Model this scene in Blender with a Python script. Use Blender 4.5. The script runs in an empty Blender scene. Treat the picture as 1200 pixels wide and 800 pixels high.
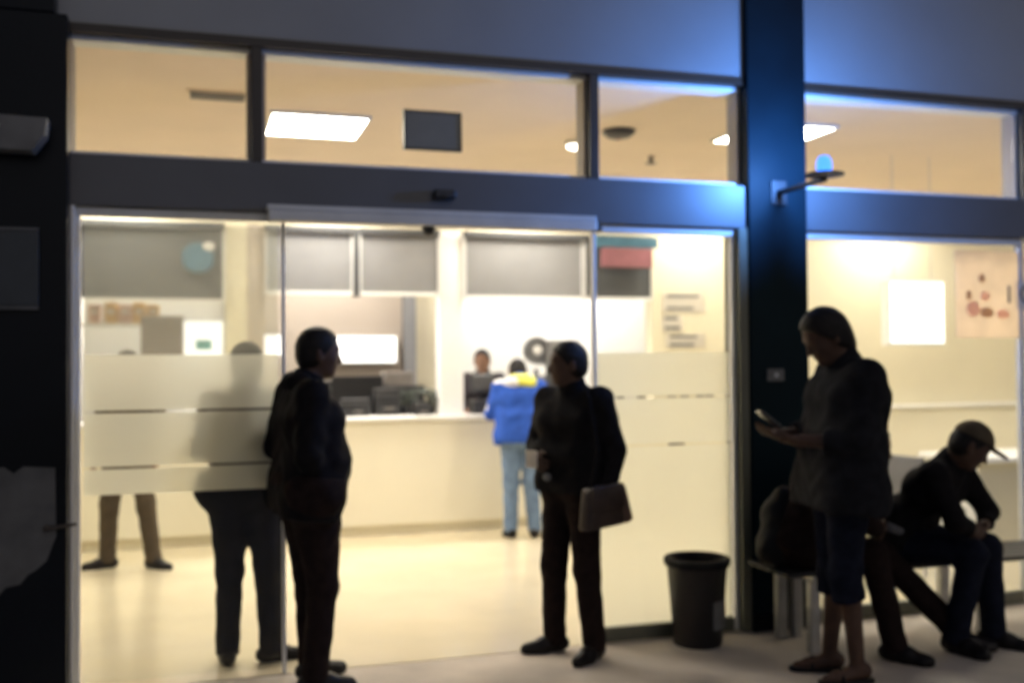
import bpy, bmesh, math, random
import numpy as np
from mathutils import Vector, Matrix
random.seed(7)
R = math.radians
C = bpy.context.scene.collection
scn = bpy.context.scene

# ------------------------------------------------------------------ camera
PITCH, ROLL, YAW = R(1.22), R(.46), R(17.24)
CAM = Vector((0, -5.28, 1.55))
def ray(px, py):                       # direction through a point of the 1200 x 800 frame
    r3, u3 = (px-600)/1200, (400-py)/1200
    cr, sr = math.cos(-ROLL), math.sin(-ROLL)
    r, u2 = r3*cr-u3*sr, r3*sr+u3*cr
    cp, sp = math.cos(PITCH), math.sin(PITCH)
    fw, u = cp-u2*sp, sp+u2*cp
    cy, sy = math.cos(YAW), math.sin(YAW)
    return Vector((r*cy+fw*sy, -r*sy+fw*cy, u))
def at_z(px, py, z=0):
    d = ray(px, py); return CAM+d*((z-CAM.z)/d.z)
def at_y(px, py, y=0):
    d = ray(px, py); return CAM+d*((y-CAM.y)/d.y)
IMR = Vector((math.cos(YAW), -math.sin(YAW), 0))     # picture right, picture away, as ground directions
IMA = Vector((math.sin(YAW), math.cos(YAW), 0))
cam_d = bpy.data.cameras.new('camera'); cam = bpy.data.objects.new('camera', cam_d); C.objects.link(cam)
f = ray(600, 400); rt = (ray(1800, 400)-f); up = (ray(600, -800)-f)
cam.matrix_world = Matrix(((rt.x, up.x, -f.x, CAM.x), (rt.y, up.y, -f.y, CAM.y), (rt.z, up.z, -f.z, CAM.z), (0, 0, 0, 1)))
cam_d.sensor_width = 36; cam_d.lens = 36; cam_d.clip_end = 2000; cam_d.clip_start = .05
cam_d.dof.use_dof = True; cam_d.dof.focus_distance = 2.3; cam_d.dof.aperture_fstop = 1.9
scn.camera = cam

# ------------------------------------------------------------------ night sky, moon, exposure
w = bpy.data.worlds.new('World'); scn.world = w; w.use_nodes = True
nt = w.node_tree; bg = nt.nodes['Background']
sky = nt.nodes.new('ShaderNodeTexSky'); sky.sky_type = 'NISHITA'; sky.sun_disc = False
sky.sun_elevation = R(38); sky.sun_rotation = R(160); sky.air_density = .7; sky.dust_density = 2.5
nt.links.new(sky.outputs[0], bg.inputs[0]); bg.inputs[1].default_value = .031
sd = bpy.data.lights.new('moon', 'SUN'); sd.energy = .02; sd.angle = R(12); sd.color = (.85, .9, 1)
so = bpy.data.objects.new('moon', sd); C.objects.link(so); so.rotation_euler = (R(52), 0, R(20))
scn.view_settings.view_transform = 'Standard'; scn.view_settings.look = 'None'
scn.view_settings.exposure = 0; scn.view_settings.gamma = 1
try:
    scn.cycles.use_denoising = True; scn.cycles.max_bounces = 10; scn.cycles.transparent_max_bounces = 12
    scn.cycles.sample_clamp_indirect = 6
except Exception: pass

# ------------------------------------------------------------------ materials
def mat(name, col, rough=.6, var=.0, scale=6., bump=0., metal=0., emit=0., spec=.5, det=4, bscale=None, coat=0, stretch=None):
    m = bpy.data.materials.new(name); m.use_nodes = True
    n, l = m.node_tree.nodes, m.node_tree.links; b = n['Principled BSDF']
    b.inputs['Base Color'].default_value = (*col, 1); b.inputs['Roughness'].default_value = rough
    b.inputs['Metallic'].default_value = metal; b.inputs['Specular IOR Level'].default_value = spec
    b.inputs['Coat Weight'].default_value = coat
    if emit:
        b.inputs['Emission Color'].default_value = (*col, 1); b.inputs['Emission Strength'].default_value = emit
    if var or bump:
        tc = n.new('ShaderNodeTexCoord'); mp = n.new('ShaderNodeMapping'); l.new(tc.outputs['Object'], mp.inputs[0])
        if stretch: mp.inputs['Scale'].default_value = stretch
    if var:
        t = n.new('ShaderNodeTexNoise'); t.inputs['Scale'].default_value = scale; t.inputs['Detail'].default_value = det
        l.new(mp.outputs[0], t.inputs['Vector'])
        cr = n.new('ShaderNodeValToRGB'); e = cr.color_ramp.elements
        e[0].position = .3; e[1].position = .7
        e[0].color = (*[max(0, c*(1-var)) for c in col], 1); e[1].color = (*[min(1, c*(1+var)) for c in col], 1)
        l.new(t.outputs['Fac'], cr.inputs[0]); l.new(cr.outputs[0], b.inputs['Base Color'])
        mr = n.new('ShaderNodeMapRange'); mr.inputs['To Min'].default_value = max(0, rough-.12*min(1, var*3)); mr.inputs['To Max'].default_value = min(1, rough+.12*min(1, var*3))
        l.new(t.outputs['Fac'], mr.inputs[0]); l.new(mr.outputs[0], b.inputs['Roughness'])
    if bump:
        t2 = n.new('ShaderNodeTexNoise'); t2.inputs['Scale'].default_value = bscale or scale*8; t2.inputs['Detail'].default_value = 6
        l.new(mp.outputs[0], t2.inputs['Vector'])
        bp = n.new('ShaderNodeBump'); bp.inputs['Strength'].default_value = bump; bp.inputs['Distance'].default_value = .01
        l.new(t2.outputs['Fac'], bp.inputs['Height']); l.new(bp.outputs[0], b.inputs['Normal'])
    return m
def glass_mat(name, tint=(1, 1, 1), refl=1.0):
    m = bpy.data.materials.new(name); m.use_nodes = True
    n, l = m.node_tree.nodes, m.node_tree.links; n.remove(n['Principled BSDF'])
    tr = n.new('ShaderNodeBsdfTransparent'); tr.inputs[0].default_value = (*tint, 1)
    g = n.new('ShaderNodeBsdfGlossy'); g.inputs['Roughness'].default_value = .02
    fr = n.new('ShaderNodeFresnel'); fr.inputs[0].default_value = 1.5
    mu = n.new('ShaderNodeMath'); mu.operation = 'MULTIPLY'; mu.inputs[1].default_value = refl
    mx = n.new('ShaderNodeMixShader')
    ge = n.new('ShaderNodeNewGeometry'); mi = n.new('ShaderNodeMapRange'); mi.inputs['To Min'].default_value = 1.5; mi.inputs['To Max'].default_value = 1/1.5
    l.new(ge.outputs['Backfacing'], mi.inputs[0]); l.new(mi.outputs[0], fr.inputs[0])   # same reflectance on both faces of the pane
    l.new(fr.outputs[0], mu.inputs[0]); l.new(mu.outputs[0], mx.inputs[0]); l.new(tr.outputs[0], mx.inputs[1]); l.new(g.outputs[0], mx.inputs[2])
    l.new(mx.outputs[0], n['Material Output'].inputs[0]); return m
def frost_mat(name, rough=.62, tmix=.34, dmix=.06):
    m = bpy.data.materials.new(name); m.use_nodes = True
    n, l = m.node_tree.nodes, m.node_tree.links; n.remove(n['Principled BSDF'])
    rf = n.new('ShaderNodeBsdfRefraction'); rf.inputs['Color'].default_value = (.97, .97, .94, 1); rf.inputs['Roughness'].default_value = rough; rf.inputs['IOR'].default_value = 1.12
    tl = n.new('ShaderNodeBsdfTranslucent'); tl.inputs[0].default_value = (.95, .95, .90, 1)
    df = n.new('ShaderNodeBsdfDiffuse'); df.inputs[0].default_value = (.5, .52, .52, 1)
    a = n.new('ShaderNodeMixShader'); a.inputs[0].default_value = tmix
    b = n.new('ShaderNodeMixShader'); b.inputs[0].default_value = dmix
    l.new(rf.outputs[0], a.inputs[1]); l.new(tl.outputs[0], a.inputs[2]); l.new(a.outputs[0], b.inputs[1]); l.new(df.outputs[0], b.inputs[2])
    l.new(b.outputs[0], n['Material Output'].inputs[0]); return m
def translucent(m, f):
    n, l = m.node_tree.nodes, m.node_tree.links; b = n['Principled BSDF']; t = n.new('ShaderNodeBsdfTranslucent'); x = n.new('ShaderNodeMixShader'); x.inputs[0].default_value = f
    if b.inputs['Base Color'].links: l.new(b.inputs['Base Color'].links[0].from_socket, t.inputs[0])
    else: t.inputs[0].default_value = b.inputs['Base Color'].default_value
    l.new(b.outputs[0], x.inputs[1]); l.new(t.outputs[0], x.inputs[2]); l.new(x.outputs[0], n['Material Output'].inputs[0])
M = dict(
    concrete=mat('pavement_concrete', (.50, .44, .375), .75, .18, 2.2, .35, bscale=60),
    ground=mat('ground_asphalt', (.06, .06, .062), .85, .3, 3, .4),
    floor=mat('floor_polished', (.66, .58, .41), .22, .06, 1.6, .03, bscale=3, coat=.2),
    ceiling=mat('ceiling_paint', (.82, .67, .53), .8, .03, 2),
    cream=mat('cream_wall', (.68, .62, .46), .6, .05, 1.5, .04),
    beige=mat('beige_wall', (.40, .34, .28), .7, .05, 1.5),
    white=mat('white_paint', (.82, .81, .78), .5, .03, 3),
    counter=mat('counter_cream', (.88, .83, .67), .4, .04, 1.2),
    grey_wall=mat('facade_grey', (.27, .275, .28), .6, .10, 1.1, .05, bscale=20),
    fascia=mat('fascia_dark', (.10, .10, .105), .45, .12, 1.5, .03),
    frame=mat('frame_brown', (.035, .026, .02), .45, .15, 8),
    navy=mat('pillar_navy', (.003, .012, .017), .5, .25, 2, .05, bscale=6),
    black_panel=mat('pillar_black', (.0035, .005, .008), .3, .3, 1.5, .04, bscale=5),
    alu=mat('aluminium', (.58, .58, .57), .4, .08, 5, metal=.15),
    olive=mat('olive_frame', (.12, .12, .085), .45, .1, 5),
    shutter=mat('shutter_grey', (.25, .25, .255), .5, .06, 4, metal=.2),
    shutter_dark=mat('shutter_dark', (.075, .077, .08), .5, .06, 4, metal=.2),
    dark_plastic=mat('dark_plastic', (.018, .018, .02), .45, .2, 8),
    grey_plastic=mat('grey_plastic', (.16, .155, .15), .5, .1, 8),
    taupe=mat('taupe_plastic', (.20, .175, .155), .55, .1, 8),
    glass=glass_mat('clear_glass', (.97, .98, .97), .6), frost=frost_mat('frosted_film'), hazy=frost_mat('haze_layer', .13, .10, .10),
    panel=mat('light_panel', (1, .93, .80), .5, emit=36), office_panel=mat('office_light', (1, .97, .93), .5, emit=46),
    screen=mat('lit_screen', (1, .99, .97), .4, emit=1.6), lightbox=mat('lit_box', (1, 1, .97), .4, emit=1.5),
    bulb=mat('lit_bulb', (1, .92, .78), .4, emit=9), blue_lamp=mat('blue_lens', (.05, .22, 1), .3, emit=2.5),
    teal=mat('teal_screen', (.12, .38, .36), .4, emit=.3), paper=mat('paper', (.78, .74, .68), .8, .05, 10), ink=mat('ink', (.16, .14, .13), .8),
    edge_reflection=mat('edge_reflection_grey', (.085, .085, .088), .55, .35, 5, .1), plaque=mat('plaque_slate', (.030, .036, .044), .4, .2, 6),  # one mid grey serves the plaque edges and the painted pillar reflection
    dim_grey=mat('dim_grey', (.13, .13, .13), .5, .2, 9), red=mat('sign_red', (.24, .085, .10), .5, .15, 9), cyan=mat('sign_blue', (.04, .12, .18), .4, .15, 8),
    orange=mat('folder_orange', (.72, .42, .12), .6, .1, 9), pink=mat('folder_pink', (.72, .45, .36), .6, .1, 9),
    peach=mat('poster_peach', (.90, .80, .68), .6, .08, 7), blush=mat('poster_blush', (.90, .70, .64), .6, .15, 9), hairbrown=mat('poster_brown', (.66, .53, .42), .6, .2, 9),
    metal=mat('bench_metal', (.42, .42, .41), .38, .15, 12, metal=.7), bench_dark=mat('bench_dark', (.03, .03, .032), .45, .2, 9),
    bin=mat('bin_black', (.007, .006, .007), .5, .2, 6), bagblack=mat('bin_bag', (.008, .008, .009), .6, .2, 6, .4, bscale=20),
    green=mat('leaf_green', (.018, .026, .012), .6, .3, 12),
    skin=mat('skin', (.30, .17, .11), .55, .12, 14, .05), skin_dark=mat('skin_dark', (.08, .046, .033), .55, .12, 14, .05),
    hair=mat('hair_black', (.010, .008, .008), .55, .3, 40, .5, bscale=120), hair_grey=mat('hair_grey', (.22, .21, .20), .6, .3, 40, .5, bscale=120),
    eye=mat('eye', (.35, .33, .30), .2), black_cloth=mat('black_cloth', (.010, .009, .010), .85, .25, 20, .25, bscale=260),
    brown_black=mat('brown_black_cloth', (.017, .011, .010), .85, .25, 20, .25, bscale=260),
    charcoal=mat('charcoal_cloth', (.014, .014, .017), .85, .25, 18, .25, bscale=260), navy_cloth=mat('navy_cloth', (.010, .012, .022), .85, .25, 18, .25, bscale=260),
    plum=mat('plum_cloth', (.024, .017, .022), .85, .25, 18, .25, bscale=260),
    khaki=mat('brown_trousers', (.085, .066, .045), .85, .2, 18, .2, bscale=260), grey_cloth=mat('grey_cloth', (.13, .12, .105), .85, .2, 18, .2, bscale=260),
    royal=mat('royal_blue_cloth', (.035, .10, .46), .7, .15, 14, .2, bscale=260), jeans=mat('jeans', (.15, .22, .34), .85, .2, 18, .2, bscale=260),
    yellow=mat('yellow_cloth', (.66, .66, .10), .75, .1, 14), white_cloth=mat('white_cloth', (.72, .72, .74), .75, .06, 14),
    brownbag=mat('brown_leather', (.09, .05, .038), .5, .3, 9, .2), greybag=mat('grey_leather', (.030, .017, .013), .5, .3, 9, .2),
    shoe=mat('shoe_black', (.010, .008, .008), .4, .2, 10), belt=mat('belt_grey', (.13, .13, .14), .6, .15, 10), phone=mat('phone_dark', (.02, .02, .022), .2),
)

for k_, m_ in M.items():
    if 'cloth' in k_ or k_ in ('charcoal', 'khaki', 'royal', 'jeans', 'brown_black'): m_.node_tree.nodes['Principled BSDF'].inputs['Specular IOR Level'].default_value = .06
    if k_ in ('skin', 'skin_dark', 'hair', 'shoe', 'bagblack', 'bench_dark', 'black_panel'): m_.node_tree.nodes['Principled BSDF'].inputs['Specular IOR Level'].default_value = .2
M['navy'].node_tree.nodes['Principled BSDF'].inputs['Specular IOR Level'].default_value = .1
for k_ in ('peach', 'blush', 'paper', 'hairbrown'): translucent(M[k_], .85 if k_ != 'paper' else .5)
# ------------------------------------------------------------------ mesh helpers
def link(name, me, m, parent=None):
    o = bpy.data.objects.new(name, me); C.objects.link(o)
    if m is not None: me.materials.append(m)
    if parent is not None: o.parent = parent
    return o
def tag(o, label=None, cat=None, group=None, kind=None):
    if label: o['label'] = label
    if cat: o['category'] = cat
    if group: o['group'] = group
    if kind: o['kind'] = kind
    return o
def thing(name, label, cat, loc=(0, 0, 0), rz=0, group=None):
    o = bpy.data.objects.new(name, None); C.objects.link(o); o.location = loc; o.rotation_euler = (0, 0, rz); o.empty_display_size = .1
    return tag(o, label, cat, group)
class MB:
    def __init__(s): s.bm = bmesh.new()
    def box(s, x0, x1, y0, y1, z0, z1, bev=0, rot=None, about=None):
        t = bmesh.new(); bmesh.ops.create_cube(t, size=1)
        for v in t.verts:
            v.co = Vector(((x0+x1)/2+v.co.x*(x1-x0), (y0+y1)/2+v.co.y*(y1-y0), (z0+z1)/2+v.co.z*(z1-z0)))
        if bev: bmesh.ops.bevel(t, geom=t.edges[:], offset=bev, segments=2, affect='EDGES', profile=.5)
        if rot is not None:
            c = Vector(about or ((x0+x1)/2, (y0+y1)/2, (z0+z1)/2))
            for v in t.verts: v.co = c+rot@(v.co-c)
        s.add(t); return s
    def tube(s, a, b, ra, rb=None, n=16, cap=True):
        a, b = Vector(a), Vector(b); rb = ra if rb is None else rb
        z = (b-a).normalized(); x = z.orthogonal().normalized(); y = z.cross(x)
        t = bmesh.new()
        A = [t.verts.new(a+(x*math.cos(k*math.tau/n)+y*math.sin(k*math.tau/n))*ra) for k in range(n)]
        B = [t.verts.new(b+(x*math.cos(k*math.tau/n)+y*math.sin(k*math.tau/n))*rb) for k in range(n)]
        for k in range(n): t.faces.new((A[k], A[(k+1) % n], B[(k+1) % n], B[k]))
        if cap: t.faces.new(A[::-1]); t.faces.new(B)
        s.add(t); return s
    def lathe(s, prof, c=(0, 0, 0), n=32):
        t = bmesh.new(); rings = []
        for r, z in prof: rings.append([t.verts.new((c[0]+r*math.cos(k*math.tau/n), c[1]+r*math.sin(k*math.tau/n), c[2]+z)) for k in range(n)])
        for A, B in zip(rings, rings[1:]):
            for k in range(n): t.faces.new((A[k], A[(k+1) % n], B[(k+1) % n], B[k]))
        t.faces.new(rings[0][::-1]); t.faces.new(rings[-1]); s.add(t); return s
    def ball(s, c, r, sc=(1, 1, 1), u=16, v=10):
        t = bmesh.new(); bmesh.ops.create_uvsphere(t, u_segments=u, v_segments=v, radius=r)
        for q in t.verts: q.co = Vector(c)+Vector((q.co.x*sc[0], q.co.y*sc[1], q.co.z*sc[2]))
        s.add(t); return s
    def prism(s, pts, y0, y1):             # outline in x, z given depth along y
        t = bmesh.new(); A = [t.verts.new((x, y0, z)) for x, z in pts]; B = [t.verts.new((x, y1, z)) for x, z in pts]; n = len(pts)
        for k in range(n): t.faces.new((A[k], A[(k+1) % n], B[(k+1) % n], B[k]))
        t.faces.new(A[::-1]); t.faces.new(B); bmesh.ops.recalc_face_normals(t, faces=t.faces); s.add(t); return s
    def add(s, t):
        me = bpy.data.meshes.new('t'); t.to_mesh(me); t.free(); s.bm.from_mesh(me); bpy.data.meshes.remove(me)
    def build(s, name, m, parent=None, smooth=False):
        me = bpy.data.meshes.new(name); bmesh.ops.recalc_face_normals(s.bm, faces=s.bm.faces); s.bm.to_mesh(me); s.bm.free()
        if smooth:
            for p in me.polygons: p.use_smooth = True
        return link(name, me, m, parent)
def box(name, m, parent, *a, **k): return MB().box(*a, **k).build(name, m, parent)
def text(name, body, m, parent, loc, size, ext=.002):
    cu = bpy.data.curves.new(name, 'FONT'); cu.body = body; cu.size = size; cu.extrude = ext; cu.align_x = 'CENTER'; cu.align_y = 'CENTER'
    o = bpy.data.objects.new(name, cu); C.objects.link(o); o.location = loc; o.rotation_euler = (R(90), 0, 0)
    dg = bpy.context.evaluated_depsgraph_get(); me = bpy.data.meshes.new_from_object(o.evaluated_get(dg)); mw = o.matrix_basis.copy()
    bpy.data.objects.remove(o); bpy.data.curves.remove(cu)
    me.transform(mw); return link(name, me, m, parent)

# ------------------------------------------------------------------ ground, sky is the world
tag(box('ground', M['ground'], None, -400, 400, -400, 400, -.6, -.05), kind='structure')
tag(box('pavement', M['concrete'], None, -40, 40, -14, .0, -.3, 0), kind='structure')
tag(box('floor', M['floor'], None, -3.2, 12, .002, 8.2, -.3, .004), kind='structure')
tag(box('ceiling', M['ceiling'], None, -3.2, 12, .2, 8.2, 3.2, 3.3), kind='structure')

# ------------------------------------------------------------------ facade
Z1, Z2, Z3 = 2.30, 2.57, 3.155                     # door head, transom sill, transom head
XL, XR = -.60, 12.
t = thing('facade_wall', 'dark grey rendered upper wall above the strip of high windows, washed by blue light', 'wall', (0, 0, 0))
box('upper_panel', M['grey_wall'], t, -4, XR, 0, .2, Z3+.045, 7.2)
box('roof_cap', M['frame'], t, -4, XR, .21, 8.3, 3.35, 3.45)
tag(box('header_beam', M['fascia'], None, XL, XR, -.02, .17, Z1+.02, Z2, bev=.006), 'long dark grey header beam between the high windows and the doors', 'beam')
tag(box('window_head', M['frame'], None, XL, XR, -.012, .19, Z3, Z3+.043), 'thin brown trim running along the top of the high windows', 'trim')
muls = [(.275, .33), (2.10, 2.155), (5.08, 5.14), (7.0, 7.06)]
mlab = ['brown upright between the first and second high window from the left', 'brown upright in the high windows just left of the blue lit pillar', 'brown upright in the high windows at the right edge of the view', None]
for (a, b), L in zip(muls[:3], mlab):
    tag(box('mullion', M['frame'], None, a, b, -.008, .12, Z2+.001, Z3-.001, bev=.004), L, 'mullion', 'uprights of the high windows')
bays = [(XL+.02, .275), (.33, 2.10), (2.155, 3.063), (3.452, 5.08), (5.14, 8.)]
blab = ['clear high window pane at the far left beside the black pillar', 'wide clear high window pane with a small dark square board behind it', 'clear high window pane directly left of the navy pillar', 'clear high window pane directly right of the navy pillar', 'clear high window pane at the right edge beyond the last upright']
for (a, b), L in zip(bays, blab):
    t = thing('transom_window', L, 'window', ((a+b)/2, .06, Z2), group='high windows over the doors')
    h = (b-a)/2
    box('pane', M['glass'], t, -h+.02, h-.02, -.003, .003, .02, Z3-Z2-.02)
    for q in ((-h+.001, h-.001, .001, .022), (-h+.001, h-.001, Z3-Z2-.024, Z3-Z2-.002)): box('rail', M['white'], t, q[0], q[1], -.02, .10, q[2], q[3])
    for q in ((-h+.001, -h+.018), (h-.018, h-.001)): box('stile', M['beige'], t, q[0], q[1], -.018, .098, .023, Z3-Z2-.025)

# left black pillar with the things fixed on it
t = thing('black_pillar', 'black polished pillar filling the left edge of the view', 'pillar', (-1.3, 0, 0))
box('cladding', M['black_panel'], t, -1.3, .735, -.12, .24, 0, 3.2, bev=.006)
box('upper_cladding', M['black_panel'], t, -1.3, .68, -.118, .198, 3.203, 7.2, bev=.006)
t = thing('wall_lamp', 'unlit pale grey lamp housing fixed high on the black pillar', 'lamp', (-.80, -.12, 2.6))
MB().prism([(-.25, -.07), (.10, -.075), (.155, .0), (.165, .075), (-.25, .085)], -.14, -.02).build('housing', M['dim_grey'], t)
box('backplate', M['grey_plastic'], t, -.2, .1, -.02, .004, -.05, .05)
MB().ball((-.06, -.14, .03), .03, (1, .4, .8)).build('lens', M['alu'], t, True)
t = thing('plaque', 'square slate coloured plaque on the black pillar at eye level', 'sign', (-.86, -.12, 2.0))
box('plate', M['plaque'], t, -.24, .175, -.022, .003, -.17, .175, bev=.004)
for q in ((-.24, .175, .176, .19), (-.24, .175, -.186, -.171)): box('edge_strip', M['edge_reflection'], t, q[0], q[1], -.026, .002, q[2], q[3])
t = thing('pillar_reflection', 'grey reflection with a ragged lower edge, built as a flat sheet low on the black pillar', 'poster', (-.85, -.12, .75))
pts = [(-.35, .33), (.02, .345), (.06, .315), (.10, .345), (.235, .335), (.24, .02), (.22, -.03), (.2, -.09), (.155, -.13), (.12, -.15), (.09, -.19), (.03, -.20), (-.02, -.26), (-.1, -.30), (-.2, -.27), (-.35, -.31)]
MB().prism(pts, -.006, .002).build('sheet', M['edge_reflection'], t)  # a reflection in the polished pillar, put in as a solid grey shape
t = thing('door_pull', 'small dark handle sticking out from the right edge of the black pillar', 'handle', (-.63, -.12, .81))
MB().tube((-.02, -.03, 0), (.11, -.03, .015), .012, .007).build('grip', M['frame'], t); MB().tube((-.02, 0.004, 0), (-.02, -.035, 0), .014).build('rose', M['frame'], t)

# right navy pillar
t = thing('navy_pillar', 'square dark navy pillar between the doors and the right hand window', 'pillar', (3.257, 0, 0))
box('cladding', M['navy'], t, -.193, .193, -.05, .198, .10, 7.2, bev=.006)
box('plinth', M['black_panel'], t, -.198, .198, -.058, .199, 0, .098, bev=.004)
t = thing('small_plate', 'small pale grey plate on the navy pillar at chest height', 'sign', (3.22, -.05, 1.47))
box('plate', M['dim_grey'], t, -.055, .055, -.012, .002, -.035, .035, bev=.003)
MB().tube((0, -.012, 0), (0, -.02, 0), .012).build('button', M['alu'], t)
t = thing('blue_beacon', 'lit blue lamp on a short bracket high on the navy pillar', 'lamp', (3.257, -.05, 2.53))
box('bracket', M['dark_plastic'], t, -.02, .02, -.46, .003, -.012, .012, bev=.004); box('wall_plate', M['dark_plastic'], t, -.05, .05, -.015, .002, -.07, .07, bev=.004)
MB().lathe([(.05, .013), (.105, .02), (.105, .03), (.05, .04)], (0, -.46, 0), 24).build('base', M['dark_plastic'], t)  # base made wide to keep the blue light off the pavement
MB().lathe([(.036, .04), (.042, .06), (.040, .10), (.025, .125), (.005, .13)], (0, -.46, 0), 20).build('lens', M['blue_lamp'], t, True)
ld = bpy.data.lights.new('blue_light', 'POINT'); ld.energy = 320; ld.color = (.11, .33, 1); ld.shadow_soft_size = .055
lo = bpy.data.objects.new('blue_light', ld); C.objects.link(lo); lo.location = (0, -.46, .10); lo.parent = t

# door frame posts, sliding doors, side glass with frosted film
tag(box('door_jamb', M['white'], None, -.562, -.543, -.03, .14, .006, Z1+.018, bev=.003), 'white door jamb against the black pillar', 'door frame')
tag(box('door_post', M['olive'], None, 3.002, 3.058, -.04, .14, .006, Z1+.018, bev=.003), 'olive grey door post against the navy pillar', 'door frame')
t = thing('door_operator', 'pale aluminium sliding door operator box above the open doorway', 'door operator', (1.22, -.02, 2.285))
box('cover', M['alu'], t, -.87, .87, -.11, .0, -.022, .030, bev=.006)
box('upper_cover', M['alu'], t, -.875, .875, -.085, -.002, .034, .062, bev=.004)
box('end_cap', M['frame'], t, .872, .90, -.10, .0, -.02, .03)
t = thing('door_sensor', 'black motion sensor on the header beam above the doorway', 'sensor', (1.26, -.02, 2.44))
box('body', M['dark_plastic'], t, -.06, .06, -.05, .002, -.025, .025, bev=.012); MB().ball((0, -.045, -.012), .02, (1.6, .6, .6)).build('lens', M['phone'], t, True)
t = thing('safety_camera', 'tiny black dome under the door operator in the middle of the doorway', 'camera', (1.17, -.06, 2.262))
MB().lathe([(.03, 0), (.035, -.012), (.025, -.035), (.004, -.045)], n=16).build('dome', M['dark_plastic'], t, True); MB().tube((0, 0, .006), (0, 0, -.005), .04).build('ring', M['dark_plastic'], t)
def glazing(x0, x1, y, label, film, ztop=Z1+.018, base=True, jamb=M['alu'], sw=.03):
    t = thing('glass_panel', label, 'glass panel', ((x0+x1)/2, y, .006), group='ground floor glazing')
    h = (x1-x0)/2
    box('pane', M['glass'], t, -h+.03, h-.03, -.004, .004, .03, ztop-.05)
    for s in (-1, 1): box('stile', jamb, t, min(s*h, s*(h-sw)), max(s*h, s*(h-sw)), -.022, .022, .0, ztop-.05, bev=.003)
    box('head_rail', M['alu'], t, -h, h, -.025, .025, ztop-.048, ztop-.008, bev=.003)
    if base: box('base_rail', M['olive'], t, -h+.031, h-.031, -.024, .024, 0, .075, bev=.003)
    for a, b in film: box('frosted_film', M['frost'], t, -h+.032, h-.032, .0045, .0053, a, b)
    return t
glazing(-.54, .44, .03, 'left glass panel with a frosted band, two people standing behind it', [(.925, 1.048), (1.06, 1.318), (1.331, 1.60)], base=False, jamb=M['white'], sw=.018)
glazing(2.115, 2.999, .03, 'right glass panel with a frosted band, behind the black litter bin', [(.08, 1.07), (1.082, 1.341), (1.353, 1.60)], jamb=M['white'], sw=.02)
glazing(3.455, 5.075, .03, 'large clear window behind the bench with a poster on it', [])
glazing(5.145, 7.5, .03, 'clear window beyond the right edge upright', [])
box('haze_layer', M['hazy'], bpy.data.objects['glass_panel'], -.455, .455, .0045, .0053, 1.602, 2.24)  # added layer imitating the reflected haze over this pane
box('marking_strip', M['ink'], bpy.data.objects['glass_panel.001'], .02, .12, .0054, .0062, 1.071, 1.083)
for k, x in enumerate((-.30, -.17, .02, .10, .2, .26)): box('marking_strip', M['grey_plastic'], bpy.data.objects['glass_panel.001'], x, x+.05, .0054, .0062, 1.342, 1.353)

# board behind the high window and other things on the ceiling
t = thing('square_board', 'small dark grey square board behind the wide high window', 'sign', (1.225, .085, 2.80))
a, b = at_y(475, 126, .085), at_y(543, 176, .085); hx, hz = (b.x-a.x)/2, (a.z-b.z)/2
box('face', M['grey_plastic'], t, -hx+.012, hx-.012, -.012, .008, -hz+.012, hz-.012)
for q in ((-hx, hx, hz-.012, hz), (-hx, hx, -hz, -hz+.012), (-hx, -hx+.012, -hz+.012, hz-.012), (hx-.012, hx, -hz+.012, hz-.012)): box('border', M['frame'], t, q[0], q[1], -.018, .009, q[2], q[3])
pan = [(.80, 1.80, 'lit square ceiling panel seen through the wide high window'), (4.0, 1.2, 'added ceiling panel mostly hidden behind the navy pillar, to light the pavement'), (6.75, .8, 'added ceiling panel out of view beyond the right edge, to light the pavement'), (-1.9, 1.8, 'lit square ceiling panel hidden behind the black pillar'), (-.6, 3.6, 'lit square ceiling panel above the counter over the far left opening'),  # panels behind the pillar and past the right edge are added to brighten the pavement
       (1.2, 3.6, 'lit square ceiling panel above the counter over the middle opening'), (3.0, 3.6, 'lit square ceiling panel above the counter over the bright right opening'), (4.8, 3.6, 'lit square ceiling panel above the wall with the papers'),
       (7.0, 3.6, 'lit square ceiling panel along the back wall behind the poster window'), (9.0, 2.2, 'lit square ceiling panel at the far right end of the hall')]
for k, (x, y, L) in enumerate(pan):
    t = thing('ceiling_light', L or 'lit square ceiling panel over the waiting hall, hidden by the header beam', 'ceiling light', (x, y, 3.2), group='square ceiling panels')
    hs = .31
    box('diffuser', M['panel'], t, -hs, hs, -hs, hs, -.018, -.006)
    for q in ((-hs-.02, hs+.02, hs, hs+.02), (-hs-.02, hs+.02, -hs-.02, -hs), (-hs-.02, -hs, -hs, hs), (hs, hs+.02, -hs, hs)): box('trim', M['white'], t, *q, -.022, .002)
v = at_z(255, 111, 3.2)
t = thing('ceiling_vent', 'narrow ceiling air vent behind the far left high window', 'vent', (v.x, v.y, 3.2))
for k in range(4): box('slat', M['taupe'], t, -.16, .16, -.07+k*.04, -.05+k*.04, -.02, .002)
box('frame', M['ceiling'], t, -.18, .18, -.09, .09, -.008, .001)
v = at_z(674, 166, 3.2)
t = thing('downlight', 'small round lit downlight behind the second high window', 'downlight', (v.x, v.y, 3.2))
MB().lathe([(.07, .002), (.08, -.012), (.075, -.03), (.05, -.032)], n=24).build('trim', M['white'], t, True); MB().lathe([(.062, -.02), (.062, -.045), (.03, -.06)], n=24).build('bulb', M['bulb'], t, True)
v = at_z(725, 153, 3.2)
t = thing('smoke_detector', 'dark smoke detector on the ceiling right of the lit downlight', 'smoke detector', (v.x, v.y, 3.2))
MB().lathe([(.11, .002), (.12, -.02), (.08, -.05), (.01, -.06)], n=24).build('case', M['frame'], t, True); MB().ball((0, 0, -.06), .012).build('led', M['red'], t)
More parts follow.
